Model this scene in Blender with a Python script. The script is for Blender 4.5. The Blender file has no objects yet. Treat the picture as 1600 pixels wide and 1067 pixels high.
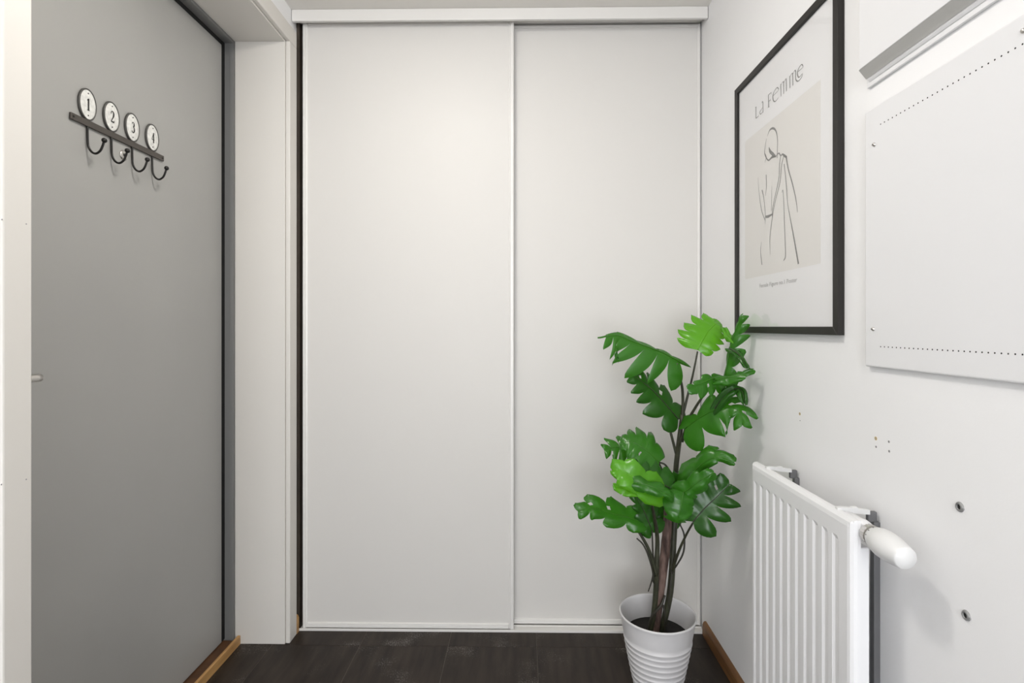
import bpy, bmesh, math, random
from mathutils import Vector, Matrix

sc = bpy.context.scene
COL = sc.collection
random.seed(7)

# ------------------------------------------------------------------ camera
F, PX, PY, EYE = 825.0, 804.0, 510.5, 1.116      # focal length / principal point in 1600x1067 pixels, eye height
YAW = math.atan(11 / F)
cd = bpy.data.cameras.new('camera'); cam = bpy.data.objects.new('camera', cd); COL.objects.link(cam)
cd.sensor_width = 36; cd.lens = F / 1600 * 36
cd.shift_x = (800 - PX) / 1600; cd.shift_y = (PY - 533.5) / 1600
cd.clip_start = .02
cam.location = (0, 0, EYE); cam.rotation_euler = (math.pi / 2, 0, YAW)
sc.camera = cam

# ------------------------------------------------------------------ world, light, exposure
w = bpy.data.worlds.new('world'); sc.world = w; w.use_nodes = True
w.node_tree.nodes['Background'].inputs[0].default_value = (.78, .86, 1, 1)
w.node_tree.nodes['Background'].inputs[1].default_value = 1.2
sc.view_settings.view_transform = 'Standard'; sc.view_settings.look = 'None'
sc.view_settings.gamma = 1; sc.view_settings.use_curve_mapping = False
sc.view_settings.exposure = 0.30
LAMP_AT = (-.30, 1.02, 2.262)          # ceiling lamp near the closet
FILL_LAMP_AT = (-.05, -1.05, 2.262)        # added fill lamp behind the camera, brightens walls and closet
LAMP_POWER = 49
WINDOW_POWER = 57
wl = bpy.data.lights.new('window_daylight', 'AREA'); wl.shape = 'RECTANGLE'; wl.size = 1.3; wl.size_y = 1.9
wl.energy = WINDOW_POWER; wl.color = (.94, .965, 1)
wo = bpy.data.objects.new('window_daylight', wl); COL.objects.link(wo)
wo.location = (-.05, -2.75, 1.10)
wo.rotation_euler = (math.radians(90), 0, 0)   # area lights shine along local -Z -> +Y

# ------------------------------------------------------------------ helpers
def ray(px, py):
    a = (px - PX) / F; b = (PY - py) / F; c, s = math.cos(YAW), math.sin(YAW)
    return Vector((c * a - s, s * a + c, b))
def on_x(px, py, x):
    v = ray(px, py); return Vector((0, 0, EYE)) + v * (x / v.x)
def on_y(px, py, y):
    v = ray(px, py); return Vector((0, 0, EYE)) + v * (y / v.y)

def mat(name, color, rough=.5, metal=0.0, spec=.5, noise=None, bump=0.0, bscale=200, coat=0.0):
    """plain procedural material; noise=(scale, amount) varies the colour a little"""
    m = bpy.data.materials.new(name); m.use_nodes = True
    nt = m.node_tree; b = nt.nodes['Principled BSDF']
    b.inputs['Base Color'].default_value = (*color, 1); b.inputs['Roughness'].default_value = rough
    b.inputs['Metallic'].default_value = metal; b.inputs['Specular IOR Level'].default_value = spec
    b.inputs['Coat Weight'].default_value = coat
    if noise or bump:
        tc = nt.nodes.new('ShaderNodeTexCoord')
    if noise:
        n = nt.nodes.new('ShaderNodeTexNoise'); n.inputs['Scale'].default_value = noise[0]; n.inputs['Detail'].default_value = 4
        nt.links.new(tc.outputs['Object'], n.inputs['Vector'])
        r = nt.nodes.new('ShaderNodeValToRGB')
        a = noise[1]
        r.color_ramp.elements[0].position = .3; r.color_ramp.elements[1].position = .7
        r.color_ramp.elements[0].color = (*[max(0, k * (1 - a)) for k in color], 1)
        r.color_ramp.elements[1].color = (*[min(1, k * (1 + a)) for k in color], 1)
        nt.links.new(n.outputs['Fac'], r.inputs['Fac']); nt.links.new(r.outputs['Color'], b.inputs['Base Color'])
    if bump:
        n2 = nt.nodes.new('ShaderNodeTexNoise'); n2.inputs['Scale'].default_value = bscale; n2.inputs['Detail'].default_value = 3
        nt.links.new(tc.outputs['Object'], n2.inputs['Vector'])
        bp = nt.nodes.new('ShaderNodeBump'); bp.inputs['Strength'].default_value = bump; bp.inputs['Distance'].default_value = .001
        nt.links.new(n2.outputs['Fac'], bp.inputs['Height']); nt.links.new(bp.outputs['Normal'], b.inputs['Normal'])
    return m

def obj(name, bm, m, parent=None, smooth=False, kind=None):
    me = bpy.data.meshes.new(name)
    bm.normal_update()
    bm.to_mesh(me); bm.free()
    if smooth:
        for p in me.polygons: p.use_smooth = True
    if m: me.materials.append(m)
    o = bpy.data.objects.new(name, me); COL.objects.link(o)
    if parent:
        o.parent = parent
        o.matrix_parent_inverse = parent.matrix_world.inverted() if False else Matrix.Identity(4)
    if kind: o['kind'] = kind
    return o
def tag(o, label, cat, group=None):
    o['label'] = label; o['category'] = cat
    if group: o['group'] = group
    return o
def thing(name, label, cat, group=None):
    o = bpy.data.objects.new(name, None); COL.objects.link(o); o.empty_display_size = .05
    return tag(o, label, cat, group)

def box(bm, x0, x1, y0, y1, z0, z1, bev=0.0, seg=2):
    r = bmesh.ops.create_cube(bm, size=1)
    vs = r['verts']
    for v in vs:
        v.co = Vector((x0 + (v.co.x + .5) * (x1 - x0), y0 + (v.co.y + .5) * (y1 - y0), z0 + (v.co.z + .5) * (z1 - z0)))
    if bev:
        es = {e for v in vs for e in v.link_edges}
        bmesh.ops.bevel(bm, geom=list(es), offset=bev, segments=seg, affect='EDGES', profile=.5, clamp_overlap=True)
    return bm
def B(*a, **k):
    return box(bmesh.new(), *a, **k)

def prism(bm, prof, axis, a0, a1):
    """extrude a closed 2-D profile along axis 'x' or 'y' or 'z' from a0 to a1"""
    def mk(p, a):
        return Vector({'x': (a, p[0], p[1]), 'y': (p[0], a, p[1]), 'z': (p[0], p[1], a)}[axis])
    A = [bm.verts.new(mk(p, a0)) for p in prof]; C = [bm.verts.new(mk(p, a1)) for p in prof]
    n = len(prof)
    for i in range(n):
        bm.faces.new((A[i], A[(i + 1) % n], C[(i + 1) % n], C[i]))
    bm.faces.new(A[::-1]); bm.faces.new(C)
    bmesh.ops.recalc_face_normals(bm, faces=bm.faces)
    return bm

def frame_from(d):
    d = d.normalized(); u = Vector((0, 0, 1)) if abs(d.z) < .9 else Vector((1, 0, 0))
    a = d.cross(u).normalized(); return d, a, d.cross(a).normalized()
def lathe(bm, prof, origin=(0, 0, 0), axis=(0, 0, 1), n=32, close=False):
    """revolve (r, h) pairs about axis through origin"""
    o = Vector(origin); d, a, b = frame_from(Vector(axis))
    rings = []
    for r, h in prof:
        if r < 1e-6: rings.append([bm.verts.new(o + d * h)])
        else: rings.append([bm.verts.new(o + d * h + (a * math.cos(2 * math.pi * i / n) + b * math.sin(2 * math.pi * i / n)) * r) for i in range(n)])
    pairs = list(zip(rings, rings[1:])) + ([(rings[-1], rings[0])] if close else [])
    for P, Q in pairs:
        for i in range(n):
            j = (i + 1) % n
            if len(P) == 1 and len(Q) == 1: continue
            if len(P) == 1: bm.faces.new((P[0], Q[j], Q[i]))
            elif len(Q) == 1: bm.faces.new((P[i], P[j], Q[0]))
            else: bm.faces.new((P[i], P[j], Q[j], Q[i]))
    bmesh.ops.recalc_face_normals(bm, faces=bm.faces)
    return bm

def spline(pts, n=8):
    """Catmull-Rom through pts (any dimension)"""
    P = [Vector(p) for p in pts]
    if len(P) == 2: return [P[0].lerp(P[1], i / n) for i in range(n + 1)]
    P = [P[0] * 2 - P[1]] + P + [P[-1] * 2 - P[-2]]
    out = []
    for k in range(1, len(P) - 2):
        p0, p1, p2, p3 = P[k - 1:k + 3]
        for i in range(n):
            t = i / n
            out.append(.5 * ((2 * p1) + (p2 - p0) * t + (2 * p0 - 5 * p1 + 4 * p2 - p3) * t * t + (3 * p1 - p0 - 3 * p2 + p3) * t ** 3))
    out.append(P[-2]); return out

def tube(bm, pts, radii, seg=8, n=6, wobble=0.0):
    C = spline(pts, n); m = len(C)
    if not hasattr(radii, '__len__'): radii = [radii] * len(pts)
    def rad(i):
        u = i / (m - 1) * (len(radii) - 1); k = min(int(u), len(radii) - 2); return radii[k] + (radii[k + 1] - radii[k]) * (u - k)
    d, a, b = frame_from(C[1] - C[0]); rings = []
    for i, c in enumerate(C):
        t = (C[min(i + 1, m - 1)] - C[max(i - 1, 0)]).normalized()
        a = (a - t * a.dot(t)).normalized(); b = t.cross(a)
        r = rad(i)
        rings.append([bm.verts.new(c + (a * math.cos(2 * math.pi * k / seg) + b * math.sin(2 * math.pi * k / seg)) * r * (1 + wobble * random.uniform(-1, 1))) for k in range(seg)])
    for P, Q in zip(rings, rings[1:]):
        for k in range(seg):
            bm.faces.new((P[k], P[(k + 1) % seg], Q[(k + 1) % seg], Q[k]))
    bm.faces.new(rings[0][::-1]); bm.faces.new(rings[-1])
    bmesh.ops.recalc_face_normals(bm, faces=bm.faces)
    return bm

# ------------------------------------------------------------------ materials
M = {}
M['wall'] = mat('wall_paint', (.885, .884, .888), .6, spec=.25, noise=(3, .012), bump=.12, bscale=260)
M['ceiling'] = mat('ceiling_paint', (.80, .775, .735), .7, bump=.1, bscale=180)
M['trim'] = mat('white_lacquer', (.69, .665, .625), .5, noise=(2, .012))
M['closet'] = mat('closet_panel_white', (.67, .652, .625), .46, spec=.22, bump=.05, bscale=500)
M['profile'] = mat('white_steel_profile', (.75, .735, .71), .32)
M['door'] = mat('grey_door_paint', (.375, .372, .358), .42, noise=(2.5, .03), bump=.04, bscale=400)
M['frame_grey'] = mat('grey_door_frame', (.19, .19, .188), .45)
M['black'] = mat('black_rubber', (.006, .006, .006), .8)
M['oak'] = mat('oak_threshold', (.46, .27, .10), .45)
M['darkwood'] = mat('dark_brown_wood', (.10, .045, .018), .5, noise=(18, .3))
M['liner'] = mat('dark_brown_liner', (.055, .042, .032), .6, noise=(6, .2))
M['steel'] = mat('brushed_steel', (.62, .60, .57), .32, metal=1)
M['dark_metal'] = mat('dark_grey_metal', (.17, .17, .175), .45, metal=.5)
M['black_iron'] = mat('black_iron', (.012, .011, .010), .38, metal=.2)
M['bar_iron'] = mat('dark_brown_iron', (.085, .075, .066), .45, metal=.4)
M['enamel'] = mat('worn_white_enamel', (.74, .74, .71), .35, noise=(120, .16))
M['rim_iron'] = mat('grey_iron_rim', (.10, .098, .092), .45, metal=.5)
M['frame_black'] = mat('black_picture_frame', (.020, .018, .016), .45, spec=.3)
M['paper'] = mat('poster_paper', (.87, .87, .88), .6)
M['beige'] = mat('poster_beige_print', (.80, .785, .76), .6)
M['ink'] = mat('poster_grey_ink', (.20, .20, .19), .7)
M['ink_light'] = mat('poster_pale_ink', (.33, .33, .32), .7)
M['white_metal'] = mat('white_enamelled_steel', (.80, .80, .81), .38, spec=.3)
M['plastic'] = mat('white_plastic', (.73, .73, .725), .36, coat=.2)
M['alu'] = mat('anodised_aluminium', (.47, .465, .45), .45, metal=.15)
M['zinc'] = mat('dull_zinc', (.27, .27, .265), .5, metal=.3)
M['hole'] = mat('dark_hole', (.02, .02, .02), .9)
M['plug_yellow'] = mat('yellow_wall_plug', (.50, .36, .10), .6)
M['plug_grey'] = mat('grey_wall_plug', (.33, .32, .32), .6)
M['sticker'] = mat('pale_sticker', (.72, .66, .60), .6)
M['pot'] = mat('pale_grey_ceramic', (.66, .65, .655), .38)
M['soil'] = mat('dark_soil', (.010, .008, .007), .95, noise=(150, .5), bump=1, bscale=300)
M['stem'] = mat('dark_stem', (.030, .032, .016), .5, noise=(60, .3))
M['root'] = mat('dark_aerial_root', (.026, .024, .016), .55)
M['lampglass'] = None

def wood_grain(m, c0, c1, scale):
    nt = m.node_tree; b = nt.nodes['Principled BSDF']
    tc = nt.nodes.new('ShaderNodeTexCoord'); mp = nt.nodes.new('ShaderNodeMapping'); mp.inputs['Scale'].default_value = scale
    n = nt.nodes.new('ShaderNodeTexNoise'); n.inputs['Scale'].default_value = 6; n.inputs['Detail'].default_value = 6
    r = nt.nodes.new('ShaderNodeValToRGB'); r.color_ramp.elements[0].position = .3; r.color_ramp.elements[1].position = .7
    r.color_ramp.elements[0].color = (*c0, 1); r.color_ramp.elements[1].color = (*c1, 1)
    nt.links.new(tc.outputs['Object'], mp.inputs['Vector']); nt.links.new(mp.outputs[0], n.inputs['Vector'])
    nt.links.new(n.outputs['Fac'], r.inputs['Fac']); nt.links.new(r.outputs['Color'], b.inputs['Base Color'])
wood_grain(M['oak'], (.36, .19, .065), (.58, .34, .13), (12, 1, 12))
M['skirting'] = mat('brown_oak_skirting', (.2, .1, .04), .5)
wood_grain(M['skirting'], (.13, .055, .016), (.24, .115, .036), (10, 1, 10))
M['bark'] = mat('brown_bark', (.1, .06, .05), .75, bump=.8, bscale=90)
wood_grain(M['bark'], (.030, .014, .010), (.21, .135, .11), (12, 12, 3))

def floor_material():
    m = bpy.data.materials.new('dark_brown_floor_tile'); m.use_nodes = True
    nt = m.node_tree; b = nt.nodes['Principled BSDF']; b.inputs['Roughness'].default_value = .5; b.inputs['Specular IOR Level'].default_value = .3
    N = nt.nodes.new; L = nt.links.new
    tc = N('ShaderNodeTexCoord'); oi = N('ShaderNodeObjectInfo')
    add = N('ShaderNodeVectorMath'); add.operation = 'ADD'
    sclv = N('ShaderNodeVectorMath'); sclv.operation = 'SCALE'; sclv.inputs['Scale'].default_value = 7
    comb = N('ShaderNodeCombineXYZ'); L(oi.outputs['Random'], comb.inputs[0]); L(oi.outputs['Random'], comb.inputs[1])
    L(comb.outputs[0], sclv.inputs[0]); L(tc.outputs['Object'], add.inputs[0]); L(sclv.outputs[0], add.inputs[1])
    mp = N('ShaderNodeMapping'); mp.inputs['Scale'].default_value = (34, 5, 5); L(add.outputs[0], mp.inputs['Vector'])
    n1 = N('ShaderNodeTexNoise'); n1.inputs['Scale'].default_value = 1; n1.inputs['Detail'].default_value = 5; L(mp.outputs[0], n1.inputs['Vector'])
    r1 = N('ShaderNodeValToRGB'); e = r1.color_ramp.elements
    e[0].position = .3; e[0].color = (.012, .0075, .005, 1); e[1].position = .72; e[1].color = (.036, .026, .019, 1)
    L(n1.outputs['Fac'], r1.inputs['Fac'])
    mp2 = N('ShaderNodeMapping'); mp2.inputs['Scale'].default_value = (260, 150, 150); L(add.outputs[0], mp2.inputs['Vector'])
    n2 = N('ShaderNodeTexNoise'); n2.inputs['Scale'].default_value = 1; n2.inputs['Detail'].default_value = 6; n2.inputs['Roughness'].default_value = .7; L(mp2.outputs[0], n2.inputs['Vector'])
    n3 = N('ShaderNodeTexNoise'); n3.inputs['Scale'].default_value = 6; n3.inputs['Detail'].default_value = 3; L(add.outputs[0], n3.inputs['Vector'])
    mu = N('ShaderNodeMath'); mu.operation = 'MULTIPLY'; L(n2.outputs['Fac'], mu.inputs[0]); L(n3.outputs['Fac'], mu.inputs[1])
    r2 = N('ShaderNodeValToRGB'); r2.color_ramp.elements[0].position = .315; r2.color_ramp.elements[1].position = .44
    L(mu.outputs[0], r2.inputs['Fac'])
    mx = N('ShaderNodeMixRGB'); mx.inputs[2].default_value = (.17, .155, .14, 1)
    L(r2.outputs['Color'], mx.inputs[0]); L(r1.outputs['Color'], mx.inputs[1]); L(mx.outputs[0], b.inputs['Base Color'])
    bp = N('ShaderNodeBump'); bp.inputs['Strength'].default_value = .15; bp.inputs['Distance'].default_value = .001
    L(n2.outputs['Fac'], bp.inputs['Height']); L(bp.outputs[0], b.inputs['Normal'])
    return m
M['floor'] = floor_material()
M['grout'] = mat('dark_floor_joint', (.10, .085, .070), .7)

def pane_material():
    m = bpy.data.materials.new('clear_acrylic'); m.use_nodes = True
    nt = m.node_tree; nt.nodes.remove(nt.nodes['Principled BSDF']); out = nt.nodes['Material Output']
    tr = nt.nodes.new('ShaderNodeBsdfTransparent'); gl = nt.nodes.new('ShaderNodeBsdfGlossy'); gl.inputs['Roughness'].default_value = .04
    fr = nt.nodes.new('ShaderNodeLayerWeight'); fr.inputs['Blend'].default_value = .5
    pw = nt.nodes.new('ShaderNodeMath'); pw.operation = 'POWER'; pw.inputs[1].default_value = 5
    ml = nt.nodes.new('ShaderNodeMath'); ml.operation = 'MULTIPLY_ADD'; ml.inputs[1].default_value = .9; ml.inputs[2].default_value = .035
    nt.links.new(fr.outputs['Facing'], pw.inputs[0]); nt.links.new(pw.outputs[0], ml.inputs[0])
    mx = nt.nodes.new('ShaderNodeMixShader')
    nt.links.new(ml.outputs[0], mx.inputs[0]); nt.links.new(tr.outputs[0], mx.inputs[1]); nt.links.new(gl.outputs[0], mx.inputs[2])
    nt.links.new(mx.outputs[0], out.inputs[0]); return m
M['pane'] = pane_material()

def leaf_material(name, dark, light, back):
    m = bpy.data.materials.new(name); m.use_nodes = True
    nt = m.node_tree; b = nt.nodes['Principled BSDF']; out = nt.nodes['Material Output']; N = nt.nodes.new; L = nt.links.new
    b.inputs['Roughness'].default_value = .26; b.inputs['Specular IOR Level'].default_value = .45
    uv = N('ShaderNodeUVMap'); uv.uv_map = 'leaf'
    sep = N('ShaderNodeSeparateXYZ'); L(uv.outputs[0], sep.inputs[0])
    wv = N('ShaderNodeMath'); wv.operation = 'MULTIPLY'; wv.inputs[1].default_value = 2 * math.pi * 14; L(sep.outputs[0], wv.inputs[0])
    sn = N('ShaderNodeMath'); sn.operation = 'SINE'; L(wv.outputs[0], sn.inputs[0])
    pw = N('ShaderNodeMapRange'); pw.inputs[1].default_value = .82; pw.inputs[2].default_value = 1; L(sn.outputs[0], pw.inputs[0])
    tc = N('ShaderNodeTexCoord'); n = N('ShaderNodeTexNoise'); n.inputs['Scale'].default_value = 28; n.inputs['Detail'].default_value = 3; L(tc.outputs['Object'], n.inputs['Vector'])
    r = N('ShaderNodeValToRGB'); r.color_ramp.elements[0].position = .3; r.color_ramp.elements[1].position = .72
    r.color_ramp.elements[0].color = (*dark, 1); r.color_ramp.elements[1].color = (*light, 1); L(n.outputs['Fac'], r.inputs['Fac'])
    mid = N('ShaderNodeMapRange'); mid.inputs[1].default_value = .10; mid.inputs[2].default_value = 0; L(sep.outputs[1], mid.inputs[0])
    mxv = N('ShaderNodeMath'); mxv.operation = 'MAXIMUM'; L(mid.outputs[0], mxv.inputs[0])
    half = N('ShaderNodeMath'); half.operation = 'MULTIPLY'; half.inputs[1].default_value = .35; L(pw.outputs[0], half.inputs[0]); L(half.outputs[0], mxv.inputs[1])
    sc2 = N('ShaderNodeMath'); sc2.operation = 'MULTIPLY'; sc2.inputs[1].default_value = .45; L(mxv.outputs[0], sc2.inputs[0])
    vein = N('ShaderNodeMixRGB'); vein.inputs[2].default_value = (light[0] * 1.7 + .02, light[1] * 1.3, light[2] * 1.5 + .01, 1)
    L(sc2.outputs[0], vein.inputs[0]); L(r.outputs['Color'], vein.inputs[1])
    geo = N('ShaderNodeNewGeometry'); bk = N('ShaderNodeMixRGB'); bk.inputs[2].default_value = (*back, 1)
    L(geo.outputs['Backfacing'], bk.inputs[0]); L(vein.outputs[0], bk.inputs[1]); L(bk.outputs[0], b.inputs['Base Color'])
    bp = N('ShaderNodeBump'); bp.inputs['Strength'].default_value = .04; bp.inputs['Distance'].default_value = .0015
    L(sn.outputs[0], bp.inputs['Height']); L(bp.outputs[0], b.inputs['Normal'])
    tl = N('ShaderNodeBsdfTranslucent'); tl.inputs[0].default_value = (light[0] * 2.2, light[1] * 1.7, light[2] * .8, 1)
    ms = N('ShaderNodeMixShader'); ms.inputs[0].default_value = .22
    L(b.outputs[0], ms.inputs[1]); L(tl.outputs[0], ms.inputs[2]); L(ms.outputs[0], out.inputs[0])
    return m
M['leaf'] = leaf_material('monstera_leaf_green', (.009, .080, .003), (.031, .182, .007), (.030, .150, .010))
M['leaf_bright'] = leaf_material('monstera_leaf_lit_green', (.050, .26, .006), (.105, .38, .014), (.09, .32, .014))  # lighter leaf green: natural variation plus lamp light put into the colour
M['leaf_dark'] = leaf_material('monstera_leaf_shaded_green', (.006, .048, .003), (.016, .100, .006), (.022, .100, .010))  # deeper leaf green: own variation, with shade among inner leaves mixed into the colour

# ------------------------------------------------------------------ the room
XL, XR, ZC, YB, YN = -.832, .668, 2.262, 2.58, -2.6      # left wall, right wall, ceiling, closet back, back of the hall
def struct(name, bm, m, parent=None, smooth=False):
    o = obj(name, bm, m, parent, smooth)
    if not parent: o['kind'] = 'structure'
    return o

fl = struct('floor', B(-1.25, XR + .1, YN - .1, YB + .1, -.08, -.0012), M['grout'])
tile_mesh = None
for j in range(-2, 6):
    for i in range(7):
        x0 = -1.187 + i * .31; y0 = 1.841 - .31 * j - .31
        x1, y1 = x0 + .31, y0 + .31
        if y1 > YB: y1 = YB
        if y1 - y0 < .05 or x0 > XR: continue
        xa, xb = max(x0, -1.10), min(x1, XR)
        if xb - xa < .03: continue
        o = obj('tile', B(xa + .0007, xb - .0007, y0 + .0007, y1 - .0007, -.006, 0, bev=.0008, seg=1), M['floor'], fl)
struct('ceiling', B(-1.25, XR + .1, YN - .1, YB + .1, ZC, ZC + .1), M['ceiling'])
struct('wall_right', B(XR, XR + .1, YN - .1, YB + .1, -.05, ZC), M['wall'])
OY0, OY1, OZ = .858, 1.862, 2.132                        # rough opening of the entrance door
bm = bmesh.new()
box(bm, -1.02, XL, YN - .1, OY0, -.05, ZC); box(bm, -1.02, XL, OY1, YB + .1, -.05, ZC); box(bm, -1.02, XL, OY0, OY1, OZ, ZC)
struct('wall_left', bm, M['wall'])
bm = bmesh.new(); box(bm, -1.25, -1.02, YN - .1, OY0 - .02, -.05, ZC); box(bm, -1.25, -1.02, OY1 + .03, YB + .1, -.05, ZC); box(bm, -1.25, -1.02, OY0 - .02, OY1 + .03, OZ + .02, ZC); 
struct('wall_outer', bm, M['wall'])
struct('wall_back', B(-1.02, XR, YB, YB + .1, 0, ZC), M['wall'])
# wall behind the viewer with the window that lets the daylight in
WX0, WX1, WZ0, WZ1 = -.68, .58, .15, 2.05
bm = bmesh.new()
box(bm, XL, WX0, YN - .1, YN, 0, ZC); box(bm, WX1, XR, YN - .1, YN, 0, ZC); box(bm, WX0, WX1, YN - .1, YN, 0, WZ0); box(bm, WX0, WX1, YN - .1, YN, WZ1, ZC)
struct('wall_front', bm, M['wall'])
bm = bmesh.new()
for a in ((WX0, WX0 + .05, WZ0, WZ1), (WX1 - .05, WX1, WZ0, WZ1), (WX0 + .05, WX1 - .05, WZ0, WZ0 + .05), (WX0 + .05, WX1 - .05, WZ1 - .05, WZ1), (-.075, -.025, WZ0 + .05, WZ1 - .05)):
    box(bm, a[0], a[1], YN - .08, YN - .02, a[2], a[3])
struct('window_1', bm, M['trim'])

# skirting boards
def skirting(name, xw, s, y0, y1, m):
    t, h = (.013, .050) if s < 0 else (.016, .062)
    prof = [(xw, 0), (xw + s * t, 0), (xw + s * t, h - .012), (xw + s * (t - .003), h - .004), (xw + s * (t - .007), h), (xw, h)]
    return struct(name, prism(bmesh.new(), prof, 'y', y0, y1), m)
skirting('baseboard_right', XR, -1, YN, 1.922, M['skirting'])
o = skirting('baseboard_left', XL, 1, 1.9085, 1.926, M['oak'])

# entrance door surround: lining boards, casings, grey steel frame, threshold
LX0, LX1 = -1.009, -.8322
LY0, LY1, LZ = .876, 1.845, 2.1185
struct('trim_1', B(LX0, LX1, LY1, OY1, 0, LZ + .012, bev=.0015), M['trim'])                 # far lining board
struct('trim_2', B(LX0, LX1, OY0, LY0, 0, LZ + .012, bev=.0015), M['trim'])                 # near lining board
struct('trim_3', B(LX0, LX1, LY0, LY1, LZ, OZ, bev=.0015), M['trim'])                       # head lining board
CXF = -.8165
o = struct('trim_4', B(XL, CXF, 1.850, 1.908, 0, LZ + .0055, bev=.003), M['trim'])
near = struct('trim_5', B(XL, CXF, .820, .8705, 0, LZ + .0055, bev=.003), M['trim'])
struct('trim_6', B(XL, CXF, .820, 1.908, LZ + .006, LZ + .064, bev=.003), M['trim'])
for (px, py) in ((3, 343), (41, 350), (41, 749), (2, 757)):
    p = on_x(px, py, CXF)
    obj('nail_head', lathe(bmesh.new(), [(0, .0004), (.0011, .0004), (.0013, 0)], p, (1, 0, 0), 10), M['plug_grey'], near)
bm = bmesh.new()
box(bm, -1.10, -1.0215, 1.8405, 1.862, .0, 2.135); box(bm, -1.0215, LX0 - .0005, 1.836, 1.862, .0, 2.135)
box(bm, -1.10, -1.0215, .858, .880, .0, 2.135); box(bm, -1.0215, LX0 - .0005, .858, .884, .0, 2.135)
box(bm, -1.10, -1.0215, .880, 1.8405, 2.112, 2.135); box(bm, -1.0215, LX0 - .0005, .884, 1.836, 2.109, 2.135)
struct('trim_7', bm, M['frame_grey'])
sill = struct('trim_8', B(-1.10, -.9985, .880, 1.836, 0, .017), M['darkwood'])  # dark brown sill behind the oak strip
struct('trim_9', B(-.9985, -.9885, .878, 1.8445, 0, .031, bev=.0015), M['oak'])

# the entrance door leaf
DX = -1.041
door = struct('door_1', B(DX - .045, DX, 0.884, 1.8190, .021, 2.0950, bev=.0015), M['door'])
bm = bmesh.new()
box(bm, DX - .04, DX - .0015, 1.8195, 1.8400, .021, 2.1115); box(bm, DX - .04, DX + .0005, .8805, .8835, .021, 2.1115); box(bm, DX - .04, DX - .0015, .8835, 1.8195, 2.0955, 2.1115)
obj('gasket', bm, M['black'], door)
# lever handle
hz = 1.012
bm = bmesh.new(); tube(bm, [(DX + .002, .935, hz), (DX + .045, .935, hz), (DX + .056, .946, hz), (DX + .056, 1.00, hz), (DX + .056, 1.066, hz)], .0082, seg=16, n=6)
h = obj('door_handle', bm, M['steel'], door, True); h['label'] = 'brushed steel lever handle'
obj('rosette', lathe(bmesh.new(), [(0, .008), (.024, .008), (.026, .006), (.026, 0)], (DX, .935, hz), (1, 0, 0), 32), M['steel'], h, True)
p = on_x(192.5, 242.5, DX)
v = obj('door_viewer', lathe(bmesh.new(), [(.0045, .0005), (.0050, .004), (.0105, .0035), (.0125, .002), (.0130, 0)], (DX, p.y, p.z), (1, 0, 0), 24), M['steel'], door, True); v['label'] = 'round silver door viewer'
obj('lens', lathe(bmesh.new(), [(0, .0028), (.003, .0022), (.0047, .0012)], (DX, p.y, p.z), (1, 0, 0), 16), M['hole'], v, True)

# ------------------------------------------------------------------ sliding closet
hd = tag(obj('closet_pelmet', B(XL + .002, XR - .002, 1.8955, 1.908, 2.2195, ZC - .0005, bev=.0015), M['profile']), 'white horizontal pelmet board along the ceiling above the sliding doors', 'pelmet')
ct = thing('ceiling_track', 'white overhead runner track half hidden behind the pelmet', 'track')
obj('track_channel', B(XL + .012, XR - .004, 1.909, 2.02, 2.2465, ZC - .0005), M['profile'], ct)
obj('track_lip', B(XL + .012, XR - .004, 1.9475, 1.9515, 2.2405, 2.2465), M['profile'], ct)
tk = thing('floor_track', 'white double floor track under the sliding closet doors', 'track')
obj('track_base', B(XL + .0150, XR - .003, 1.928, 2.012, 0, .0035), M['profile'], tk)
for y, hh in ((1.928, .0085), (1.9585, .0085), (1.9965, .0085)):
    obj('track_rib', B(XL + .015, XR - .003, y, y + .003, .0035, hh, bev=.0007, seg=1), M['profile'], tk)

def slider(name, label, x0, x1, yf, z0, z1, st=.0185):
    """framed sliding panel; yf is the front of the frame profiles"""
    d = thing(name, label, 'sliding door', 'sliding closet doors')
    obj('panel', B(x0 + .008, x1 - .008, yf + .0075, yf + .0165, z0 + .012, z1 - .004), M['closet'], d)
    for a, b in ((x0, x0 + st), (x1 - st, x1)):
        s = 1 if a == x0 else -1
        # stile: rounded outer bead and a thinner inner lip
        inn = b if s == 1 else a; out = a if s == 1 else b
        prof = [(out, yf + .024), (out, yf + .003), (out + s * .003, yf), (inn - s * .007, yf), (inn - s * .0055, yf + .003), (inn - s * .001, yf + .0045), (inn, yf + .0074), (inn, yf + .024)]
        obj('stile', prism(bmesh.new(), prof, 'z', z0, z1), M['profile'], d)
    xa, xb = x0 + st + .0002, x1 - st - .0002
    prof = [(yf + .022, z0 + .0005), (yf + .003, z0 + .0005), (yf + .0015, z0 + .002), (yf + .0015, z0 + .0095), (yf + .003, z0 + .0105), (yf + .003, z0 + .0125), (yf + .0015, z0 + .0135), (yf + .002, z0 + .0165), (yf + .0074, z0 + .0185), (yf + .022, z0 + .0185)]
    obj('bottom_rail', prism(bmesh.new(), prof, 'x', xa, xb), M['profile'], d)
    obj('top_rail', B(xa, xb, yf + .004, yf + .022, z1 - .010, z1), M['profile'], d)
    return d
slider('sliding_door', 'left white sliding door, the front one beside the grey entrance door', -.8065, -.0285, 1.931, .0088, 2.2395)
slider('sliding_door', 'right white sliding door, behind the potted plant and set further back', -.052, .6640, 1.966, .0088, 2.2395, .0105)
# roller bracket seen in the gap at the left door's top
obj_rb = tag(obj('roller_bracket', B(-.806, -.79, 1.957, 1.975, 2.205, 2.2400, bev=.002), M['profile']), 'small grey roller bracket in the dark gap behind the left sliding door', 'bracket')

tag(obj('closet_side_panel', B(XL + .0005, XL + .012, 1.9400, YB - .01, .001, 2.243), M['liner']), 'dark brown closet side panel in the gap beside the left sliding door', 'panel')

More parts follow.
